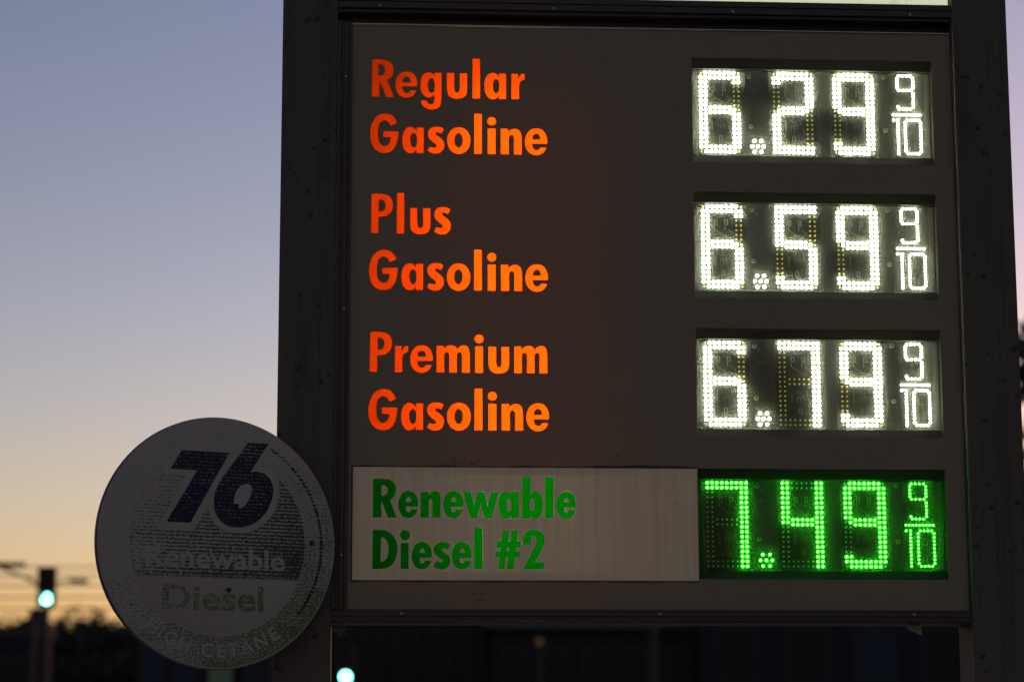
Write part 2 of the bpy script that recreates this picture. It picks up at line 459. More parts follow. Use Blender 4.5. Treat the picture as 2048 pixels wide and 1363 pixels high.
# numerals of the round sign, in pixels of their own drawing
NUM7 = [[(315, 246, c), (1000, 240, c), (460, 1270, c), (123, 1270, c), (545, 518, c), (163, 518, c)]]
NUM6 = [[(1265, 78, c), (1567, 72, c), (1305, 508, c), (1360, 493), (1430, 492), (1520, 520), (1600, 595), (1640, 700), (1640, 820), (1600, 960), (1500, 1130), (1370, 1240), (1230, 1295), (1100, 1305), (980, 1285), (880, 1215), (810, 1100), (788, 960), (803, 820), (840, 720), (900, 610), (1000, 465), (1130, 280)],
        [(1265, 675), (1310, 690), (1330, 740), (1320, 830), (1270, 940), (1215, 1010), (1160, 1035), (1105, 1015), (1078, 950), (1080, 880), (1110, 790), (1165, 715), (1220, 682)]]
HALO7 = [[(265, 165, c), (1125, 160, c), (520, 1370, c), (-5, 1370, c), (380, 610, c), (10, 610, c)]]
HALO6 = [[(1210, -2, c), (1715, -5, c), (1480, 410), (1560, 425), (1660, 500), (1725, 640), (1735, 800), (1690, 990), (1570, 1190), (1410, 1320), (1250, 1380), (1090, 1390), (940, 1360), (820, 1280), (730, 1140), (700, 960), (715, 800), (760, 680), (840, 550), (1000, 310)]]


def sample(ct, n=4):
    """closed outline -> polyline, smooth through unflagged points"""
    N = len(ct)
    out = []
    for i in range(N):
        p0, p1, p2, p3 = ct[i - 1], ct[i], ct[(i + 1) % N], ct[(i + 2) % N]
        out.append((p1[0], p1[1], len(p1) > 2))
        if len(p1) > 2 and len(p2) > 2: continue
        a, b = Vector(p1[:2]), Vector(p2[:2])
        d = (b - a).length
        def tang(pm, pc, pn, corner, toward):
            if corner: return None
            t = (Vector(pn[:2]) - Vector(pm[:2]))
            l1, l2 = (Vector(pc[:2]) - Vector(pm[:2])).length, (Vector(pn[:2]) - Vector(pc[:2])).length
            v1 = (Vector(pc[:2]) - Vector(pm[:2])) / max(l1, 1e-6)
            v2 = (Vector(pn[:2]) - Vector(pc[:2])) / max(l2, 1e-6)
            w = v1 * l2 + v2 * l1
            return w.normalized() * d if w.length > 1e-6 else t.normalized() * d
        t1 = tang(p0, p1, p2, len(p1) > 2, b)
        t2 = tang(p1, p2, p3, len(p2) > 2, a)
        if t1 is None: t1 = (b - a) * 1.5 - (t2 * .5 if t2 is not None else (b - a) * .5)
        if t2 is None: t2 = (b - a) * 1.5 - t1 * .5
        for k in range(1, n):
            s = k / n
            h = (2 * s**3 - 3 * s**2 + 1) * a + (s**3 - 2 * s**2 + s) * t1 + (-2 * s**3 + 3 * s**2) * b + (s**3 - s**2) * t2
            out.append((h.x, h.y, False))
    return out


def rounded(pl, r):
    if r <= 0: return [(p[0], p[1]) for p in pl]
    out = []
    N = len(pl)
    for i, p in enumerate(pl):
        if not p[2]:
            out.append((p[0], p[1])); continue
        q = Vector(p[:2]); a = Vector(pl[i - 1][:2]) - q; b = Vector(pl[(i + 1) % N][:2]) - q
        ra, rb = min(r, a.length * .4), min(r, b.length * .4)
        A, B = q + a.normalized() * ra, q + b.normalized() * rb
        out += [tuple(A), tuple(q * .5 + (A + B) * .25), tuple(B)]
    return out


def grow(pl, d):
    """push a closed polyline outwards by d (holes must be given a negative d)"""
    N = len(pl)
    area = sum(pl[i - 1][0] * pl[i][1] - pl[i][0] * pl[i - 1][1] for i in range(N))
    sg = 1 if area > 0 else -1
    out = []
    for i in range(N):
        p = Vector(pl[i]); a = (p - Vector(pl[i - 1])); b = (Vector(pl[(i + 1) % N]) - p)
        if a.length < 1e-9 or b.length < 1e-9: continue
        na, nb = Vector((a.y, -a.x)).normalized() * sg, Vector((b.y, -b.x)).normalized() * sg
        n = na + nb
        n = n / max(n.length_squared, .35) * 2 if n.length > 1e-6 else na
        out.append(tuple(p + n * d))
    return out


def glyph(ch, rad=0.0):
    x0, base, k, cts = GL[ch]
    res = []
    for ct in cts:
        pl = rounded(sample(ct), rad)
        res.append([((x - x0) * k * .001, (base - y) * k * .001) for x, y in pl])
    return res


def fill(name, contours, depth, solid=True):
    """filled, extruded flat shape standing in the XZ plane, centred on y = 0"""
    cu = bpy.data.curves.new(name, 'CURVE')
    cu.dimensions = '2D'
    cu.fill_mode = 'BOTH' if solid else 'NONE'
    cu.extrude = depth / 2
    for ct in contours:
        sp = cu.splines.new('POLY')
        sp.points.add(len(ct) - 1)
        for q, p in zip(sp.points, ct): q.co = (p[0], p[1], 0, 1)
        sp.use_cyclic_u = True
    ob = bpy.data.objects.new(name, cu)
    me = bpy.data.meshes.new_from_object(ob)
    bpy.data.objects.remove(ob)
    bpy.data.curves.remove(cu)
    me.transform(Matrix.Rotation(math.pi / 2, 4, 'X'))
    me.name = name
    me.materials.clear()
    return me


# ------------------------------------------------------------------ the setting: ground and roads
def m_ground():
    t = NT('asphalt')
    a = t.noise(.35); b = t.noise(60.0, detail=3)
    col_ = t.mix(a, (.040, .039, .037), (.062, .060, .056))
    return t.done(t.pbr(t.mix(t.math('MULTIPLY', b, .4), col_, (.085, .082, .076)), .85, 0, .3, t.bump(b, .4, .004)))


M['asphalt'] = m_ground()
M['soil'] = simple('dry verge soil', (.085, .078, .050), .95, 0, .3, .6)
M['concrete'] = simple('pavement concrete', (.40, .365, .31), .85, 0, .15, 1.5, .002)  # paler and warmer, standing in for lamplit ground that lights the sign from below
M['marking'] = simple('white road paint', (.62, .61, .58), .7, 0, .15, 2.0)
tag(MB().box(-900, 900, -400, 1400, -.35, -.012).build('ground', M['soil']), kind='structure')
tag(MB().box(-60, 60, -40, 14, -.3, 0.0).build('forecourt', M['concrete']), kind='structure')
tag(MB().box(-220, 220, 18.3, 34, -.3, -.002).build('road', M['asphalt']), kind='structure')
tag(MB().box(-220, 220, 14.0, 18.0, -.3, .13).build('pavement', M['concrete']), kind='structure')
kb = MB()
for i in range(-60, 60): kb.box(i * 1.83 + .01, i * 1.83 + 1.82, 18.02, 18.28, -.3, .135)
tag(kb.build('kerb', M['concrete']), kind='structure')
lm = MB()
for i in range(-30, 30): lm.box(i * 6, i * 6 + 3, 26.0, 26.15, -.01, .003)
tag(lm.build('lane_markings', M['marking']), kind='structure')
# far ridge
bm = bmesh.new()
ridge = [[], []]
for i in range(81):
    x = -600 + i * 15
    h = 35 + 2.5 * math.sin(i * .35) + 3 * math.sin(i * .9 + 1) + random.uniform(-1, 1)
    ridge[0].append((x, 520, -1)); ridge[1].append((x, 640, h))
vs = ridge[0] + ridge[1] + [(p[0], 900, -1) for p in ridge[0]]
fs = [(j * 81 + i, j * 81 + i + 1, (j + 1) * 81 + i + 1, (j + 1) * 81 + i) for j in range(2) for i in range(80)]
me = bpy.data.meshes.new('hills'); me.from_pydata(vs, [], fs); me.update()
M['hill'] = simple('dark wooded hill', (.030, .036, .022), .95, 0, .3, .05)
tag(link('hills', me, M['hill']), kind='structure')

# ------------------------------------------------------------------ pylon sign
pylon = empty('pylon_sign', (0, 0, 0), 0,
              'tall steel gas price pylon with two posts and a grey panel of orange grade names', 'sign')


def pz(z): return z + ZO


# posts
for nm, x0, x1 in (('post', -1.107, -.9445), ('post', .9055, 1.0735)):
    b = MB().box(x0, x1, -.02, .155, 0, 5.2, .006)
    b.build(nm, M['post'], pylon)
for x0, x1 in ((-1.16, -.89), (.85, 1.13)):
    MB().box(x0, x1, -.08, .215, 0, .025, .004).build('base_plate', M['cabinet'], pylon)
# bolt heads and dents on the posts
dome = MB().lathe([(.006, 0), (.006, .002), (.0045, .0045), (.001, .0055)], 8).mesh('bolt')
for x, z in ((-.982, -.20), (-.978, .52), (-.985, -.58), (-.99, -.93), (.972, .585), (.975, .13), (.962, -.30), (.972, -.555), (1.052, -.54), (.932, -.985)):
    o = link('bolt', dome, M['screw_dark'], pylon, (x, -.0205, pz(z)))

rs = random.Random(4)
for x, z0, z1 in ((-.987, -.32, .16), (-.985, .40, .60), (1.012, .62, .90), (1.03, -.05, .30), (.985, -.75, -.45)):
    pts = [(x + rs.uniform(-.0016, .0016), -.0202, pz(z0 + (z1 - z0) * k / 24)) for k in range(25)]
    MB().tube(pts, [rs.uniform(.0003, .0011) for _ in pts], 6).build('paint_crack', M['screw_dark'], pylon)
# cabinet behind the panel: sides, back, white inside
XL, XR, ZB, ZT = -.9405, .9030, -.886, .8795
cab = MB()
cab.box(XL, XR, .150, .153, pz(ZB), pz(ZT))
cab.box(XL, XL + .003, .012, .150, pz(ZB), pz(ZT))
cab.box(XR - .003, XR, .012, .150, pz(ZB), pz(ZT))
cab.box(XL + .003, XR - .003, .012, .150, pz(ZB), pz(ZB) + .003)
cab.box(XL + .003, XR - .003, .012, .150, pz(ZT) - .003, pz(ZT))
cab.build('cabinet', M['cabinet_in'], pylon)
sk = MB()
sk.box(XL - .001, XR + .001, -.004, .1545, pz(ZB) - .004, pz(ZB) - .0005)
sk.build('cabinet_floor', M['cabinet'], pylon)
for x in (-.50, -.27):
    MB().tube([(x, .122, pz(-.78)), (x, .122, pz(.70))], .015, 12).build('lamp_tube', M['tube_lamp'], pylon)

# words on the panel: (glyph, x offset in its own drawing units, unit in mm)
Z1 = 6.0235
LINES = [
    (-.8418, .6580, .2465, 82, [('R', 82), ('e', 363), ('g', 665), ('u', 985), ('l', 1295), ('a', 1440), ('r', 1765)]),
    (-.8458, .4888, .2465, 60, [('G', 60), ('a', 445), ('s', 750), ('o', 985), ('l', 1310), ('i', 1467), ('n', 1630), ('e', 1921)]),
    (-.8411, .2450, .1362, 128, [('P', 128), ('l', 685), ('u', 970), ('s', 1488)]),
    (-.8458, .0768, .2465, 60, [('G', 60), ('a', 445), ('s', 750), ('o', 985), ('l', 1310), ('i', 1467), ('n', 1630), ('e', 1921)]),
    (-.8415, -.1672, .2703, 50, [('P', 50), ('r', 320), ('e', 485), ('m', 770), ('i', 1180), ('u', 1330), ('m', 1608)]),
    (-.8442, -.3360, .2465, 60, [('G', 60), ('a', 445), ('s', 750), ('o', 985), ('l', 1310), ('i', 1467), ('n', 1630), ('e', 1921)]),
]
GREEN_LINES = [
    (-.8291, -.5905, .3029, 50, [('gR', 50), ('ge', 291), ('gn', 505), ('ge', 719), ('gw', 908), ('ga', 1247), ('gb', 1473), ('gl', 1693), ('ge', 1797)]),
    (-.8295, -.7376, .2595, 52, [('gD', 52), ('gi', 358), ('ge', 488), ('gs', 725), ('ge', 931), ('gl', 1180), ('g#', 1412), ('g2', 1718)]),
]
# the four displays
DX0, DX1 = .1144, .8433
DZ = [.6349, .2228, -.1889, -.6038]
DH = .3215
PLX0, PLX1, PLZ0, PLZ1 = -.8870, .1113, -.7700, -.4447


def rect(x0, x1, z0, z1): return [(x0, z0), (x1, z0), (x1, z1), (x0, z1)]


panel_ct = [rect(-.9400, .9025, -.8850, .8800)]
for z in DZ: panel_ct.append(rect(DX0, DX1, z - DH / 2, z + DH / 2))
# opening behind the diesel name plate, a little smaller than the plate
panel_ct[-1] = rect(DX0, DX1, DZ[3] - DH / 2, DZ[3] + DH / 2)
panel_ct.append(rect(PLX0 + .02, PLX1 - .02, PLZ0 + .02, PLZ1 - .02))
letters = []
for xs, zb, k, xo, word in LINES:
    for ch, gx in word:
        g = glyph(ch, 7.0)
        dx, dz = xs + (gx - xo) * k * .001, zb
        cts = [[(x + dx, z + dz) for x, z in ct] for ct in g]
        panel_ct += cts
        letters.append((ch, dx, dz, g))
pm = fill('price_panel', panel_ct, 0)
panel = link('price_panel', pm, M['panel'], pylon, (0, .001, ZO))
cache = {}
rim_ct = []
for ch, dx, dz, g in letters:
    if ch not in cache: cache[ch] = fill('letter', g, 0)
    link('letter', cache[ch], M['orange'], panel, (dx, .0003, dz))
    rim_ct += [[(x + dx, z + dz) for x, z in ct] for ct in g]
link('cut_edges', fill('cut_edges', rim_ct, .0022, False), M['frame_black'], panel, (0, .0000, 0), kind='stuff')

# name plate for the diesel grade, lettering cut through it and backed with green
plate_ct = [rect(PLX0, PLX1, PLZ0, PLZ1)]
gl = []
for xs, zb, k, xo, word in GREEN_LINES:
    for ch, gx in word:
        s = k / GL[ch][2]
        g = [[(x * s, z * s) for x, z in ct] for ct in glyph(ch, 0)]
        if ch == 'ge' or ch == 'gl': s = 1.0
        g = glyph(ch, 0)
        dx, dz = xs + (gx - xo) * k * .001, zb
        plate_ct += [[(x + dx, z + dz) for x, z in ct] for ct in g]
        gl.append((ch, dx, dz, g))
plate = link('name_plate', fill('name_plate', plate_ct, 0), M['plate'], pylon, (0, -.0020, ZO))
plate['label'] = 'dirty white plate with green grade lettering'
for ch, dx, dz, g in gl:
    if ch not in cache: cache[ch] = fill('letter', g, 0)
    link('letter', cache[ch], M['green_letter'], plate, (dx, .0002, dz))
# dark putty line round the plate
tr = MB()
N_ = 60
xs_ = [PLX0 - .004 + (PLX1 - PLX0 + .004) * k / N_ for k in range(N_ + 1)]
tp_ = [.0030 + .0018 * math.sin(k * .7) * math.sin(k * .23 + 1) + (.006 * math.exp(-((k - 50) / 6.0) ** 2)) + random.uniform(0, .0008) for k in range(N_ + 1)]
bt_ = [.0026 + .0012 * math.sin(k * .5 + 2) + random.uniform(0, .0008) for k in range(N_ + 1)]
for hh, z0_, sg_ in ((tp_, pz(PLZ1) + .0003, 1), (bt_, pz(PLZ0) - .0003, -1)):
    for k in range(N_):
        a_, b_ = (z0_, z0_ + sg_ * hh[k]) if sg_ > 0 else (z0_ + sg_ * hh[k], z0_)
        tr.box(xs_[k], xs_[k + 1] - .00001, -.0020, -.0004, a_, b_)
tr.box(PLX0 - .0045, PLX0 - .0008, -.0018, -.0004, pz(PLZ0), pz(PLZ1))
tr.build('sealant', M['frame_black'], pylon)

# retainer frame round the panel: stepped channels
fr = MB()
for a, b_, y in ((-.9440, -.9330, -.016), (-.9330, -.9240, -.010), (-.9240, -.9120, -.014), (-.9120, -.9003, -.006)):
    fr.box(a, b_ - .0006, y, -.0008, pz(-.8520), pz(.8860), .001)
fr.build('retainer', M['frame'], pylon)
fb = MB()
for a, b_, y in ((-.8860, -.8790, -.016), (-.8790, -.8720, -.009), (-.8720, -.8600, -.013), (-.8600, -.8523, -.005)):
    fb.box(-.9440, .9040, y, -.0008, pz(a), pz(b_) - .0006, .001)
fb.build('retainer', M['frame'], pylon)
fr2 = MB()
fr2.box(.9003, .9028, -.006, -.0008, pz(-.8520), pz(.8860), .0008)
fr2.box(.9030, .9050, -.012, -.0008, pz(-.8520), pz(.8860), .0008)
fr2.build('retainer', M['frame'], pylon)
MB().box(-.9000, .9000, -.0050, .008, pz(.8805), pz(.8835), .0006).build('top_highlight_strip', M['edge_highlight'], pylon)  # strip added to draw the highlight line along the panel's top edge
screw = MB().lathe([(.0050, 0), (.0050, .0015), (.0035, .0032), (.001, .0038)], 10).mesh('screw')
for x, z in ((-.9185, .715), (-.9185, .015), (-.9185, -.70)):
    link('screw', screw, M['screw'], pylon, (x, -.0142, pz(z)))
for x in (-.745, -.005, .735):
    link('screw', screw, M['screw'], pylon, (x, -.0132, pz(-.866)))

# dark gap and the lit box above
MB().box(-.9440, .9050, .045, .050, pz(.8840), pz(.9190)).build('gap_channel', M['frame_black'], pylon)
up = MB()
for a, b_, y in ((.9200, .9300, -.002), (.9300, .9420, -.014), (.9420, .9520, -.008), (.9520, .9700, -.012)):
    up.box(-.9440, .9050, y, .150, pz(a), pz(b_) - .0006, .001)
up.build('upper_frame', M['frame'], pylon)
t = NT('lit upper sign face')
n = t.noise(14.0, detail=5, rough=.7)
e_col = t.mix(t.math('MULTIPLY', t.ramp(n, .55, .72), .5), (.95, 1.0, .70), (.35, .37, .22))
M['upper_lit'] = t.done(t.n('Emission', ins={'Color': e_col, 'Strength': .13}).outputs[0])
MB().box(-.9000, .9000, .002, .010, pz(.9702), pz(1.75)).build('upper_face', M['upper_lit'], pylon)
MB().box(-.9440, .9050, .02, .150, pz(.9704), pz(1.80)).build('upper_box', M['cabinet'], pylon)
for x in (-.82, -.30, .24, .78):
    link('screw', screw, M['screw_dark'], pylon, (x, -.0142, pz(.936)))
# torn tab and nest-like scrap under the cabinet
M['scrap'] = simple('rusty torn tab', (.20, .19, .13), .8, 0, .4, 40.0, .002)
MB().add([(.720, .02, pz(-.890)), (.762, .02, pz(-.890)), (.762, .012, pz(-.925)), (.720, .016, pz(-.906)),
          (.720, .022, pz(-.890)), (.762, .022, pz(-.890)), (.762, .014, pz(-.925)), (.720, .018, pz(-.906))],
         [(0, 3, 2, 1), (4, 5, 6, 7), (0, 1, 5, 4), (1, 2, 6, 5), (2, 3, 7, 6), (3, 0, 4, 7)]).build('loose_tab', M['scrap'], pylon)
sc = MB()
for i in range(46):
    p = Vector((-.925 + random.uniform(-.012, .02), .02 + random.uniform(-.02, .03), pz(-.893) + random.uniform(-.028, .002)))
    q = p + Vector((random.uniform(-.018, .018), random.uniform(-.01, .01), random.uniform(-.012, .008)))
    sc.tube([p, (p + q) / 2 + Vector((0, 0, .003)), q], .0007, 4, False)
sc.build('debris', M['scrap'], pylon, kind='stuff')

# ------------------------------------------------------------------ LED price displays
PI_ = .0143
FULL = [(cx_, r) for cx_ in (0, 1, 7, 8) for r in range(18)] + [(cx_, r) for cx_ in range(2, 7) for r in (0, 1, 16, 17, 7.5, 8.5)]
CORN = {(0, 0), (8, 0), (0, 17), (8, 17)}


def lit(d, q):
    x, r = q
    L_, R_ = x <= 1, x >= 7
    mid = r in (7.5, 8.5)
    if d == '6':
        if q in CORN: return False
        if R_ and 3 <= r <= 7: return False
        return q != (8, 8)
    if d == '9':
        if q in CORN: return False
        if L_ and 9 <= r <= 14: return False
        return q != (0, 8)
    if d == '2':
        if q in ((0, 0), (8, 0), (0, 8), (8, 8)): return False
        if L_ and 3 <= r <= 7: return False
        return not (R_ and 9 <= r <= 15)
    if d == '5':
        if q in ((0, 17), (8, 17), (8, 8)): return False
        if L_ and 9 <= r <= 14: return False
        return not (R_ and 2 <= r <= 7)
    if d == '7': return R_ or r <= 1
    if d == '4': return R_ or mid or (L_ and r <= 8)
    return True


LED_PROF = [(.0042, 0), (.0042, .0028), (.0031, .0046), (.0012, .0054)]


def leds(spots, s=1.0):
    b = MB()
    for x, z in spots:
        b.lathe([(r * s, h * s) for r, h in LED_PROF], 8, T(x, 0, z))
    return b


def chips():
    rnd = random.Random(5)
    b = MB()
    P = PI_
    for x in (2.7, 4.9):
        for dx in (-.28, .28): b.box((x + dx) * P - .0006, (x + dx) * P + .0006, -.0012, 0, -3.9 * P, -2.9 * P)
        for dz in (-3.9, -2.9): b.box((x - .28) * P, (x + .28) * P, -.0012, 0, dz * P - .0005, dz * P + .0005)
        for k in range(5): b.box((x - .35) * P, (x - .35) * P + .002, -.0012, 0, (-4.3 - k * .12) * P, (-4.3 - k * .12) * P + .0010)
    for k in range(9):
        x, z = (2.5 + k * .24) * P, (-5.0 - k * .16) * P
        b.box(x, x + .0018, -.0012, 0, z, z + .0011)
        b.box((5.3 + k * .13) * P, (5.3 + k * .13) * P + .0012, -.001, 0, (-4.9 - k * .1) * P, (-4.9 - k * .1) * P + .0008)
    for k in range(9):
        for j in range(2): b.box((2.1 + k * .42) * P, (2.1 + k * .42) * P + .0012, -.001, 0, (-6.4 - j * .4) * P, (-6.4 - j * .4) * P + .0010)
    for k in range(46):
        x, z = rnd.gauss(4.2, .55) * P, rnd.gauss(-11.2, .7) * P
        w, h = rnd.choice(((.0018, .0009), (.0008, .0018), (.0012, .0012)))
        b.box(x, x + w, -.0012, 0, z, z + h)
    for k in range(9):
        b.box((2.3 + .1 * (k % 2)) * P, (2.3 + .1 * (k % 2)) * P + .002, -.0012, 0, (-10.6 - k * .22) * P, (-10.6 - k * .22) * P + .0011)
        x, z = (5.4 + .12 * k) * P, (-10.2 - .38 * k) * P
        b.box(x, x + .0011, -.0012, 0, z, z + .0018)
    for dx in (-.3, .3): b.box((4.1 + dx) * P - .0005, (4.1 + dx) * P + .0005, -.0012, 0, -14.6 * P, -13.6 * P)
    for dz in (-14.6, -13.6): b.box(3.8 * P, 4.4 * P, -.0012, 0, dz * P - .0005, dz * P + .0005)
    for k in range(26):
        x, z = rnd.uniform(2, 6.4) * P, rnd.choice((rnd.uniform(-7, -2.4), rnd.uniform(-15.2, -9.6))) * P
        b.box(x, x + .0013, -.001, 0, z, z + .0009)
    # corner fixings of the board
    for x in (-.8, 8.9):
        for z in (.85, -17.75):
            b.box(x * P - .002, x * P + .002, -.0014, 0, z * P - .0007, z * P + .0007)
            b.box(x * P - .0006, x * P + .0006, -.0014, 0, z * P - .002, z * P + .002)
    return b.mesh('circuit_parts')


CHIPS = chips()


def small_chips():
    rnd = random.Random(9)
    b = MB()
    for k in range(34):
        x, z = rnd.uniform(.005, .052), rnd.uniform(-.084, -.062)
        b.box(x, x + .0012, -.001, 0, z, z + .0010)
    for k in range(12):
        x, z = rnd.uniform(.050, .064), rnd.uniform(-.215, -.160)
        b.box(x, x + .0014, -.001, 0, z, z + .0010)
    for z in (-.178, -.222):
        for x in (.049, .060): b.box(x, x + .0009, -.001, 0, z - .005, z + .005)
    for k in range(5):
        x, z = rnd.uniform(.028, .040), rnd.uniform(-.040, -.022)
        b.box(x, x + .0016, -.001, 0, z, z + .0008)
    return b.mesh('circuit_parts')


SCHIPS = small_chips()


def fraction_spots():
    """nine over ten, relative to the left end of the bar and the top of the nine"""
    s = []
    for k in range(4):
        s += [(.0190 + k * .0122, 0.0)]
        s += [(.0190 + k * .0122, -.0455)]
    for z in (-.0080, -.0180, -.0280, -.0375): s += [(.0140, z)]
    for z in (-.0080, -.0180, -.0280, -.0375, -.0560, -.0660, -.0765, -.0865, -.0960): s += [(.0620, z)]
    for x in (.0190, .0300, .0410, .0520): s += [(x, -.1035)]
    s += [(.0150, -.0965)]
    for k in range(9): s += [(k * .0100, -.1215)]
    s += [(0, -.1380)]
    for k in range(11): s += [(.0128, -.1380 - k * .01035)]
    for k in range(9): s += [(.0350, -.1460 - k * .0109), (.0820, -.1460 - k * .0109)]
    for k in range(4): s += [(.0420 + k * .0110, -.1380), (.0420 + k * .0110, -.2415)]
    return s


def board(x0, x1, z0, z1, cut=.006):
    b = MB()
    pts = [(x0 + cut, z0), (x1 - cut, z0), (x1, z0 + cut), (x1, z1 - cut), (x1 - cut, z1), (x0 + cut, z1), (x0, z1 - cut), (x0, z0 + cut)]
    vs = [(x, -.0008, z) for x, z in pts] + [(x, .0008, z) for x, z in pts]
    fs = [tuple(range(8)), tuple(reversed(range(8, 16)))] + [(i, 8 + i, 8 + (i + 1) % 8, (i + 1) % 8) for i in range(8)]
    return b.add(vs, fs)


def cover_mesh(seed, w, z0, z1):
    rnd = random.Random(seed)
    ph = [rnd.uniform(0, 6) for _ in range(6)]
    nx, nz = 44, 18
    vs, fs = [], []
    for j in range(nz + 1):
        for i in range(nx + 1):
            x = -w / 2 + w * i / nx
            v = j / nz
            z = z0 + (z1 - z0) * v
            y = .0012 * math.sin(x * 14 + ph[0]) + .0008 * math.sin(x * 31 + z * 9 + ph[1])
            if j == nz: y += .009; z += .0012 * math.sin(x * 30 + ph[2])
            if j == nz - 1: y += .002; z = z1 - .0045 + .0018 * math.sin(x * 26 + ph[2])
            if j == 0: y += .009
            if j == 1: y += .001; z = z0 + .004
            if i == nx: y += .010
            if i == nx - 1: x = w / 2 - .008 + .0015 * math.sin(z * 22 + ph[3]); y += .001
            if i == 0: y += .008
            if i == 1: x = -w / 2 + .005; y += .001
            vs.append((x, y, z))
    for j in range(nz):
        for i in range(nx):
            a = j * (nx + 1) + i
            fs.append((a, a + 1, a + nx + 2, a + nx + 1))
    me = bpy.data.meshes.new('cover')
    me.from_pydata(vs, [], fs)
    for p in me.polygons: p.use_smooth = True
    me.update()
    return me


DLAB = ['white LED price display reading 6.29 and 9/10, topmost of the four',
        'white LED price display reading 6.59 and 9/10, second from the top',
        'white LED price display reading 6.79 and 9/10, just above the green one',
        'green LED price display reading 7.49 and 9/10, lowest of the four']
XC = (DX0 + DX1) / 2
fx0, fx1 = DX0 - XC, DX1 - XC
spacer = MB().lathe([(.0062, 0), (.0062, .004), (.0046, .0042), (.0042, .0020)], 12).mesh('spacer_bolt')
nut = MB().lathe([(.0040, 0), (.0040, .0030), (.0022, .0034)], 8).mesh('bolt_end')
for k, price in enumerate(('629', '659', '679', '749')):
    g = k == 3
    on, off = (M['led_green'], M['led_off_green']) if g else (M['led_white'], M['led_off_white'])
    d = empty('led_price_display', (XC, .004, pz(DZ[k])), 0, DLAB[k], 'price display', 'LED price displays in the panel')
    h = DH / 2
    # tray
    MB().box(fx0, fx1, .0310, .0330, -h, h).build('back_plate', M['backplate'], d)
    w = MB()
    w.box(fx0 - .0020, fx0, -.0006, .034, -h, h)
    w.box(fx1, fx1 + .0020, -.0006, .034, -h, h)
    w.box(fx0 - .0020, fx1 + .0020, -.0006, .034, h, h + .0020)
    w.box(fx0 - .0020, fx1 + .0020, -.0006, .034, -h - .0020, -h)
    w.build('housing', M['bezel'], d)
    # slanting bars above and below the digits
    tb, bb = .1315, -.1365
    MB().add([(fx0, .0005, h), (fx1, .0005, h), (fx1, .0120, tb), (fx0, .0120, tb), (fx0, .030, h), (fx1, .030, h), (fx1, .030, tb), (fx0, .030, tb)],
             [(0, 3, 2, 1), (3, 7, 6, 2), (4, 5, 6, 7), (0, 1, 5, 4), (0, 4, 7, 3), (1, 2, 6, 5)]).build('top_bar', M['bezel'], d)
    MB().add([(fx0, .0005, -h), (fx1, .0005, -h), (fx1, .0120, bb), (fx0, .0120, bb), (fx0, .030, -h), (fx1, .030, -h), (fx1, .030, bb), (fx0, .030, bb)],
             [(0, 1, 2, 3), (3, 2, 6, 7), (4, 7, 6, 5), (0, 4, 5, 1), (0, 3, 7, 4), (1, 5, 6, 2)]).build('bottom_bar', M['bezel'], d)
    zt = .1225
    for x0, ch in zip((.1450, .3665, .5510), price):
        o = board(-.0155, 8 * PI_ + .0155, -17 * PI_ - .0125, .0125).build('digit_board', M['pcb'], d, (x0 - XC, .0275, zt))
        a = [(x * PI_, -r * PI_) for x, r in FULL if lit(ch, (x, r))]
        z = [(x * PI_, -r * PI_) for x, r in FULL if not lit(ch, (x, r))]
        leds(a).build('lit_diodes', on, o, (0, -.0009, 0), kind='stuff')
        leds(z, .66).build('unlit_diodes', off, o, (0, -.0009, 0), kind='stuff')
        link('circuit_parts', CHIPS, M['pcb_parts'], o, (0, -.0009, 0), kind='stuff')
    o = board(-.0130, .0960, -.2550, .0125).build('fraction_board', M['pcb'], d, (.7293 - XC, .0275, zt))
    leds(fraction_spots(), .74).build('lit_diodes', on, o, (0, -.0009, 0), kind='stuff')
    link('circuit_parts', SCHIPS, M['pcb_parts'], o, (0, -.0009, 0), kind='stuff')
    # decimal point
    q = .0168
    spots = [(-q / 2 * 1.25, q), (q / 2 * 1.25, q), (-q * 1.02, 0), (0, 0), (q * 1.02, 0), (-q / 2 * 1.25, -q), (q / 2 * 1.25, -q)]
    o = MB().lathe([(.0255, 0), (.0255, .0014)], 20).build('decimal_point', M['pcb'], d, (.3151 - XC, .0285, .5317 - DZ[0]))
    leds(spots).build('lit_diodes', on, o, (0, -.0015, 0), kind='stuff')
    for x, z in ((.2930, .7486), (.2956, .5933), (.7029, .7529), (.7046, .5870)):
        b = link('spacer_bolt', spacer, M['brass'], d, (x - XC, .0309, z - DZ[0]))
        link('bolt_end', nut, M['screw_dark'], b, (0, -.0030, 0))
    pads = MB()
    for x, z in ((.306, .737), (.306, .705), (.297, .565)):
        for dx, dz in ((-.004, 0), (.004, 0), (0, .003), (0, -.003)):
            pads.box(x - XC + dx - .001, x - XC + dx + .001, .0300, .0309, z - DZ[0] + dz - .0006, z - DZ[0] + dz + .0006)
    pads.build('solder_pads', M['pcb_parts'], d, kind='stuff')
    cv = link('cover', cover_mesh(20 + k, fx1 - fx0 - .004, bb + .001, tb - .001), M['cover'], d, (0, .0160, 0))

# ------------------------------------------------------------------ round faded sign on the left post
RD = .3490
AZ = R(23.6)
disc = empty('round_sign', (-1.2560, -.2000, pz(-.6827)), AZ,
             'round sun-faded white and green disc sign fixed to the left post', 'sign')
bd = MB()
bd.lathe([(RD * .985, -.026), (RD, -.022), (RD, -.003), (RD - .0025, 0.0)], 96)
bd.build('disc_plate', M['disc'], disc)
MB().lathe([(RD + .0006, -.0265), (RD + .0014, -.022), (RD + .0014, -.0045), (RD + .0006, -.0035)], 96).build('rim', M['disc_rim'], disc)


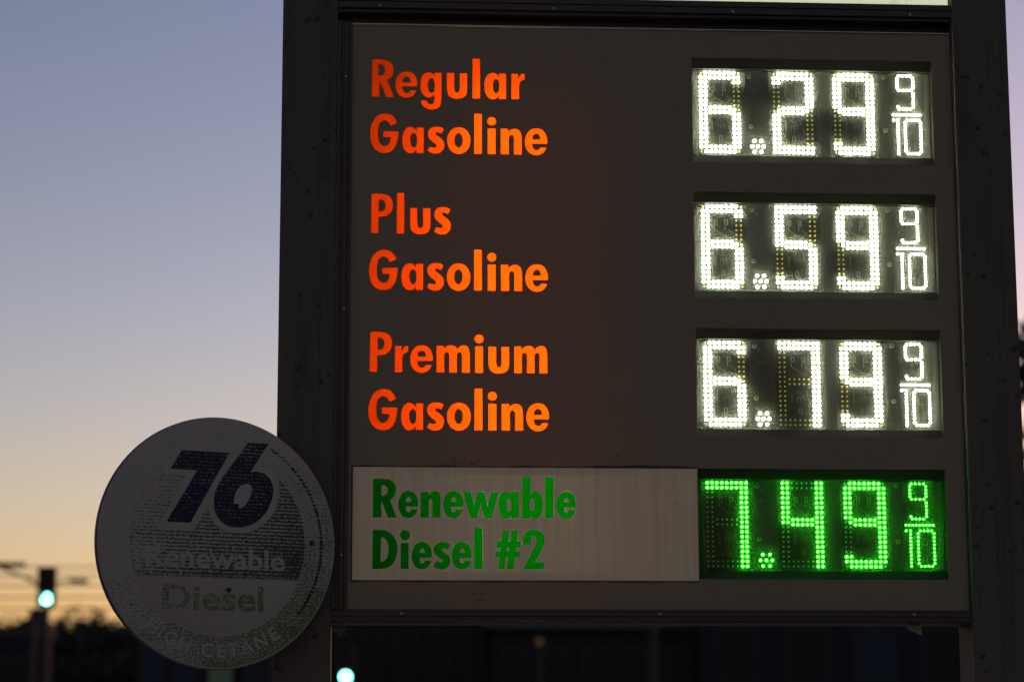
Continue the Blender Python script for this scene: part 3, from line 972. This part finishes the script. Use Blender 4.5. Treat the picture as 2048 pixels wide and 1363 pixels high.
def arc_shape(r0, r1, a0, a1, n=64):
    o = [(r1 * math.cos(a0 + (a1 - a0) * i / n), r1 * math.sin(a0 + (a1 - a0) * i / n)) for i in range(n + 1)]
    i_ = [(r0 * math.cos(a1 + (a0 - a1) * i / n), r0 * math.sin(a1 + (a0 - a1) * i / n)) for i in range(n + 1)]
    return o + i_


def circ(r, n=80): return [(r * math.cos(2 * math.pi * i / n), r * math.sin(2 * math.pi * i / n)) for i in range(n)]


link('green_band', fill('green_band', [circ(RD * .985), circ(RD * .745)], .0004), M['ink_band'], disc, (0, -.0004, 0))
vch = -.279
a0 = math.asin(vch / .735)
seg = [(RD * .735 * math.cos(a0 + (math.pi - 2 * a0) * i / 60), RD * .735 * math.sin(a0 + (math.pi - 2 * a0) * i / 60)) for i in range(61)]
link('green_field', fill('green_field', [seg], .0004), M['ink_field'], disc, (0, -.0004, 0))
link('divider_line', fill('divider_line', [rect(-.672 * RD, .672 * RD, -.279 * RD, -.258 * RD)], .0004), M['ink_divider'], disc, (0, -.0009, 0))
link('ring_line', fill('ring_line', [arc_shape(RD * .868, RD * .890, R(-40), R(62))], .0004), M['ink_line'], disc, (0, -.0009, 0))
link('ring_line', fill('ring_line', [arc_shape(RD * .868, RD * .885, R(150), R(228))], .0004), M['ink_line'], disc, (0, -.0009, 0))


def numeral(cts, n=4):
    return [[((x / 7.172 - 122) / 237 * RD, (214 - y / 7.172) / 250 * RD) for x, y, *_ in sample(ct, n)] for ct in cts]


link('numeral_outline', fill('numeral_outline', numeral(HALO7), .0004), M['disc'], disc, (0, -.0012, 0))
link('numeral_outline', fill('numeral_outline', numeral(HALO6), .0004), M['disc'], disc, (0, -.0016, 0))
link('numeral', fill('numeral', numeral(NUM7), .0004), M['ink_blue'], disc, (0, -.0021, 0))
link('numeral', fill('numeral', numeral(NUM6), .0004), M['ink_blue'], disc, (0, -.0024, 0))


def text_mesh(s, size, bold, ext=.0003):
    cu = bpy.data.curves.new('lettering', 'FONT')
    cu.body = s
    cu.size = size
    cu.offset = bold
    cu.extrude = ext
    cu.resolution_u = 3
    ob = bpy.data.objects.new('lettering', cu)
    me = bpy.data.meshes.new_from_object(ob)
    bpy.data.objects.remove(ob)
    bpy.data.curves.remove(cu)
    me.transform(Matrix.Rotation(math.pi / 2, 4, 'X'))
    me.materials.clear()
    return me


def place_word(s, u0, u1, vb, cap, mat, yy):
    """set a word letter by letter between u0 and u1"""
    me = text_mesh(s, 1.0, .022)
    xs = [v.co.x for v in me.vertices]; zs = [v.co.z for v in me.vertices]
    up = text_mesh(s[0], 1.0, .022)
    ch = max(v.co.z for v in up.vertices)
    kx = (u1 - u0) * RD / (max(xs) - min(xs)); kz = cap * RD / ch
    me.transform(Matrix.Diagonal((kx, 1, kz, 1)))
    mx = min(v.co.x for v in me.vertices)
    link('lettering', me, mat, disc, (u0 * RD - mx, yy, vb * RD))


place_word('Renewable', -.606, .563, -.203, .159, M['disc'], -.0011)
place_word('Diesel', -.459, .384, -.532, .190, M['ink_diesel'], -.0006)
arc_txt = 'HIGH CETANE'
ang = [-38.5, -33.0, -27.0, -18.5, 0, -5.5, 2.2, 9.3, 17.0, 25.5, 33.8]
for ch, a in zip(arc_txt, ang):
    if ch == ' ': continue
    me = text_mesh(ch, .052, .0011)
    xs = [v.co.x for v in me.vertices]
    me.transform(Matrix.Translation((-(max(xs) + min(xs)) / 2, 0, 0)))
    th = R(a)
    rr = RD * .905
    link('lettering', me, M['disc'], disc, (rr * math.sin(th), -.0011, -rr * math.cos(th)), (0, -th, 0))
dbolt = MB().lathe([(.0068, 0), (.0068, .003), (.005, .006), (.001, .0068)], 10).mesh('bolt')
for u, v in ((.793, .024), (.089, -.372), (.139, .296)):
    link('bolt', dbolt, M['screw_dark'], disc, (u * RD, -.0022, v * RD))
br = MB()
for z in (.12, -.16):
    br.box(-.10, RD * .74, .027, .033, z - .016, z + .016)
    br.box(RD * .72, RD * .74 + .004, .027, .120, z - .016, z + .016)
br.build('bracket', M['cabinet'], disc)

# ------------------------------------------------------------------ background street, out of focus
M['housing'] = simple('black signal housing', (.012, .012, .012), .5)
M['pole'] = simple('galvanised pole', (.035, .035, .035), .6, .1, .15, 3.0)
M['go'] = emit('lit green signal lens', (.20, 1.0, .84), 2.6)
M['lens_off'] = simple('dark signal lens', (.05, .012, .010), .3)
M['bark'] = simple('bark', (.055, .042, .030), .9, 0, .3, 6.0, .01)
M['leaf'] = simple('dark leaf', (.040, .052, .026), .7, 0, .35, .6)
M['glass_dark'] = simple('unlit window glass', (.012, .014, .018), .4, 0, .2, 1.0, 0.0, .2)
M['lit_blue'] = emit('cool lit window', (.45, .62, 1.0), .0013)
M['lit_green'] = emit('lit green sign panel', (.60, 1.0, .75), .0050)
M['lit_warm'] = emit('warm lamp', (1.0, .62, .34), .009)
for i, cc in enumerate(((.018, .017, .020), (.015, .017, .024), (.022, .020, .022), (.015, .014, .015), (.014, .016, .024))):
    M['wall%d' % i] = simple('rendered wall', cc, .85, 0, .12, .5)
M['roof'] = simple('roof felt', (.05, .05, .05), .9)


def signal(x, y, z, label, armpts=None):
    """z is the height of the green lens"""
    s = empty('traffic_signal', (x, y, 0), 0, label, 'traffic light', 'traffic signals down the street')
    MB().box(-.29, .29, -.09, .09, z - .24, z + .99, .03).build('housing', M['housing'], s)
    for k in range(3):
        zz = z + .38 * k
        MB().lathe([(.15, 0), (.145, .015), (.10, .03), (.01, .036)], 20).build('lens', M['go'] if k == 0 else M['lens_off'], s, (0, -.09, zz))
        v = MB()
        pts = [R(-20 + 220 * q / 12) for q in range(13)]
        vs = [(.165 * math.cos(w), -.09, .165 * math.sin(w)) for w in pts] + [(.165 * math.cos(w), -.30 + .08 * (1 - math.sin(w)), .165 * math.sin(w)) for w in pts]
        vs += [(.158 * math.cos(w), -.09, .158 * math.sin(w)) for w in pts] + [(.158 * math.cos(w), -.30 + .08 * (1 - math.sin(w)), .158 * math.sin(w)) for w in pts]
        fs = [(i, i + 1, 14 + i, 13 + i) for i in range(12)] + [(27 + i, 26 + i, 39 + i, 40 + i) for i in range(12)] + [(13 + i, 14 + i, 40 + i, 39 + i) for i in range(12)]
        v.add(vs, fs).build('visor', M['housing'], s, (0, 0, zz))
    MB().tube([(0, .16, 0), (0, .16, z + .8)], [.11, .08], 10).build('pole', M['pole'], s)
    if armpts: MB().tube(armpts, .045, 8).build('mast_arm', M['pole'], s)
    return s


signal(-10.35, 68.0, 6.86, 'traffic light glowing green beside the skyline at far left',
       [(-8.5, .16, 8.2), (-3.5, .16, 8.05), (-1.5, .16, 7.85), (-.6, .16, 7.5), (0, .16, 7.1)])
signal(-1.20, 68.0, 4.50, 'traffic light glowing green below the panel beside the left post')


def lamp(x, y, z, dx, label):
    s = empty('street_lamp', (x - dx, y, 0), 0, label, 'street lamp', 'street lamps down the street')
    MB().tube([(0, 0, 0), (0, 0, z - 1.2)], [.10, .06], 8).build('pole', M['pole'], s)
    MB().tube([(0, 0, z - 1.2), (dx * .15, 0, z - .5), (dx * .45, 0, z - .08), (dx * .8, 0, z)], .030, 8).build('arm', M['pole'], s)
    b = MB()
    sx = 1 if dx > 0 else -1
    b.add([(dx * .78, -.10, z - .07), (dx * .78, .10, z - .07), (dx * .78, .10, z + .06), (dx * .78, -.10, z + .06),
           (dx + .25 * sx, -.16, z - .08), (dx + .25 * sx, .16, z - .08), (dx + .25 * sx, .12, z + .05), (dx + .25 * sx, -.12, z + .05)],
          [(0, 1, 2, 3), (7, 6, 5, 4), (0, 4, 5, 1), (1, 5, 6, 2), (2, 6, 7, 3), (3, 7, 4, 0)])
    b.build('lamp_head', M['pole'], s)
    return s


lamp(-11.0, 66.0, 7.75, 3.6, 'unlit street lamp with long arm above the leftmost traffic light')
lamp(-9.2, 66.5, 7.30, 1.3, 'unlit street lamp with short arm just right of the leftmost traffic light')
# overhead wires, each its own cable
M['wire'] = simple('black cable', (.02, .02, .02), .6)
WL = ['highest', 'second highest', 'middle', 'second lowest', 'lowest']
for i, (z, yy) in enumerate(((7.62, 62.8), (7.30, 62), (7.05, 62.4), (6.75, 63), (6.45, 63.5))):
    pts = []
    for k in range(41):
        u = k / 40
        pts.append((-38 + 46 * u, yy + 3 * u, z + 1.9 * (2 * u - 1) ** 2 * .35 - .1))
    w = MB().tube(pts, .022, 6).build('overhead_wire', M['wire'])
    tag(w, WL[i] + ' of the five thin overhead wires crossing the sunset sky at far left', 'wire', 'overhead wires at far left')
for px, py, lab in ((-38.0, 62.6, 'wooden utility pole carrying the wires beyond the left edge'), (8.0, 65.6, 'wooden utility pole carrying the wires behind the price panel')):
    ut = empty('utility_pole', (px, py, 0), 0, lab, 'utility pole', 'utility poles')
    MB().tube([(0, 0, 0), (0, 0, 8.6)], [.14, .09], 10).build('pole', M['bark'], ut)
    MB().box(-.9, .9, -.05, .05, 8.1, 8.22, .01).build('crossarm', M['bark'], ut)
    for x in (-.8, -.3, .3, .8):
        MB().lathe([(.05, 0), (.06, .04), (.03, .08), (.045, .12), (.01, .15)], 8, Matrix.Rotation(-math.pi / 2, 4, 'X')).build('insulator', M['housing'], ut, (x, 0, 8.22))


def building(x0, x1, y, h, mat, label, floors=2, bays=5, lit_at=(), lit_mat=None, depth=9.0, gable=False):
    b = empty('building', ((x0 + x1) / 2, y, 0), 0, label, 'building')
    w = x1 - x0
    MB().box(-w / 2, w / 2, 0, depth, -.1, h).build('wall', mat, b)
    if gable:
        MB().add([(-w / 2 - .3, -.4, h), (w / 2 + .3, -.4, h), (w / 2 + .3, depth + .4, h), (-w / 2 - .3, depth + .4, h), (-w / 2 - .3, depth / 2, h + 2.0), (w / 2 + .3, depth / 2, h + 2.0)],
                 [(0, 1, 5, 4), (2, 3, 4, 5), (0, 4, 3), (1, 2, 5), (0, 3, 2, 1)]).build('roof', M['roof'], b)
    else:
        MB().box(-w / 2 - .15, w / 2 + .15, -.2, depth + .1, h, h + .35).build('parapet', M['roof'], b)
    fh = h / floors
    for f in range(floors):
        for k in range(bays):
            cx_ = -w / 2 + w * (k + .5) / bays
            ww, wh = w / bays * .55, fh * .5
            zc = fh * (f + .52)
            on = (f, k) in lit_at
            fr_ = MB()
            fr_.box(-ww / 2 - .08, ww / 2 + .08, -.06, -.005, -wh / 2 - .08, -wh / 2)
            fr_.box(-ww / 2 - .08, ww / 2 + .08, -.06, -.005, wh / 2, wh / 2 + .08)
            fr_.box(-ww / 2 - .08, -ww / 2, -.06, -.005, -wh / 2, wh / 2)
            fr_.box(ww / 2, ww / 2 + .08, -.06, -.005, -wh / 2, wh / 2)
            o = fr_.build('window', M['roof'], b, (cx_, 0, zc))
            MB().box(-ww / 2, ww / 2, -.03, -.004, -wh / 2, wh / 2).build('pane', lit_mat if on else M['glass_dark'], o)
    return b


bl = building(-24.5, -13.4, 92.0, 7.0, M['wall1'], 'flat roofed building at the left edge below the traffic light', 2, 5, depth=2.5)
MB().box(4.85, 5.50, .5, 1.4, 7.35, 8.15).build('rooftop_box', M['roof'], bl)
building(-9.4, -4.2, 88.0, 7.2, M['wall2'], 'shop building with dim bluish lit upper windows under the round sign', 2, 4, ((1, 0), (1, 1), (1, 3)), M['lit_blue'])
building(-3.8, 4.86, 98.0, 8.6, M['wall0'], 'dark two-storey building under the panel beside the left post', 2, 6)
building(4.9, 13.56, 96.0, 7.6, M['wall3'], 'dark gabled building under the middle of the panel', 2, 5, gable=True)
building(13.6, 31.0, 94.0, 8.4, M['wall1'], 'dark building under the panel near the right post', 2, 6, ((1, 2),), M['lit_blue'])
# round lamp seen as a dim disc under the panel
gb = empty('globe_lamp', (5.22, 74.0, 0), 0, 'dim warm globe lamp seen as a soft disc under the panel', 'street lamp')
MB().tube([(0, 0, 0), (0, 0, 5.77)], [.05, .03], 8).build('pole', M['housing'], gb)
MB().lathe([(.05, -.13), (.11, -.09), (.14, 0), (.11, .09), (.05, .13)], 12).build('globe', M['lit_warm'], gb, (0, 0, 5.90))
# small lit panel hanging at the shop
sg = empty('shop_sign', (-6.08, 87.3, 0), 0, 'small dim green sign panel on the shop building under the round sign', 'sign')
MB().box(-.45, .45, -.06, .06, 4.8, 5.9, .01).build('sign_face', M['lit_green'], sg)
MB().box(-.5, .5, .06, .10, 4.7, 6.0).build('frame', M['roof'], sg)
MB().box(-.06, .06, .10, .72, 5.3, 5.4).build('bracket', M['roof'], sg)


def make_tree(seed, n=2600):
    rnd = random.Random(seed)
    t = MB()
    t.tube([(0, 0, 0), (.05, .02, 1.4), (-.05, 0, 2.8), (.05, .05, 4.6)], [.26, .2, .16, .07], 9)
    for i in range(7):
        a = rnd.uniform(0, 6.28); z = rnd.uniform(2.0, 3.8); L = rnd.uniform(1.3, 2.2)
        t.tube([(0, 0, z), (L * .5 * math.cos(a), L * .5 * math.sin(a), z + .6), (L * math.cos(a), L * math.sin(a), z + 1.5)], [.09, .06, .02], 6)
    clumps = [(Vector((rnd.gauss(0, 1.05), rnd.gauss(0, 1.05), rnd.uniform(2.7, 6.6))), rnd.uniform(.55, 1.05)) for _ in range(26)]
    b = MB()
    for i in range(n):
        c_, r_ = rnd.choice(clumps)
        dv = Vector((rnd.gauss(0, 1), rnd.gauss(0, 1), rnd.gauss(0, .8)))
        p = c_ + dv.normalized() * r_ * rnd.random() ** .4
        s = rnd.uniform(.10, .20)
        A = Vector((rnd.gauss(0, 1), rnd.gauss(0, 1), rnd.gauss(0, 1))).normalized()
        B = A.cross(Vector((rnd.gauss(0, 1), rnd.gauss(0, 1), rnd.gauss(0, 1)))).normalized()
        b.add([p - A * s, p + B * s * .5, p + A * s, p - B * s * .5], [(0, 1, 2, 3)])
    return t.mesh('trunk'), b.mesh('crown')


TREES = [make_tree(s) for s in (3, 8, 15)]
for tm, cm in TREES:
    tm.materials.append(M['bark']); cm.materials.append(M['leaf'])


def tree(x, y, s, k, label, group=None, sz=None):
    t_ = empty('tree', (x, y, 0), random.uniform(0, 6.28), label, 'tree', group)
    t_.scale = (s, s, sz or s)
    link('trunk', TREES[k][0], None, t_)
    link('crown', TREES[k][1], None, t_)
    return t_


tree(12.45, 33.0, 1.12, 0, 'tall dark tree beyond the right post at the right edge', None, 1.30)
ORD = ['leftmost', 'second from the left', 'third from the left', 'fourth from the left', 'fifth from the left', 'sixth from the left', 'seventh from the left', 'eighth from the left', 'rightmost']
for k in range(9):
    tree(-15.6 + 1.35 * k, 113 + (k % 3), (1.27, 1.33, 1.22)[k % 3], k % 3,
         'dark blurred tree near the round sign, %s of the nearer row' % ORD[k], 'nearer trees at left')
FAR = ORD[:6] + ['rightmost']
for k in range(7):
    tree(-20.6 + 2.6 * k, 128 + random.uniform(-3, 6), random.uniform(1.30, 1.45), k % 3,
         'dark far skyline tree at left, %s of the far row' % FAR[k], 'far skyline trees at left')
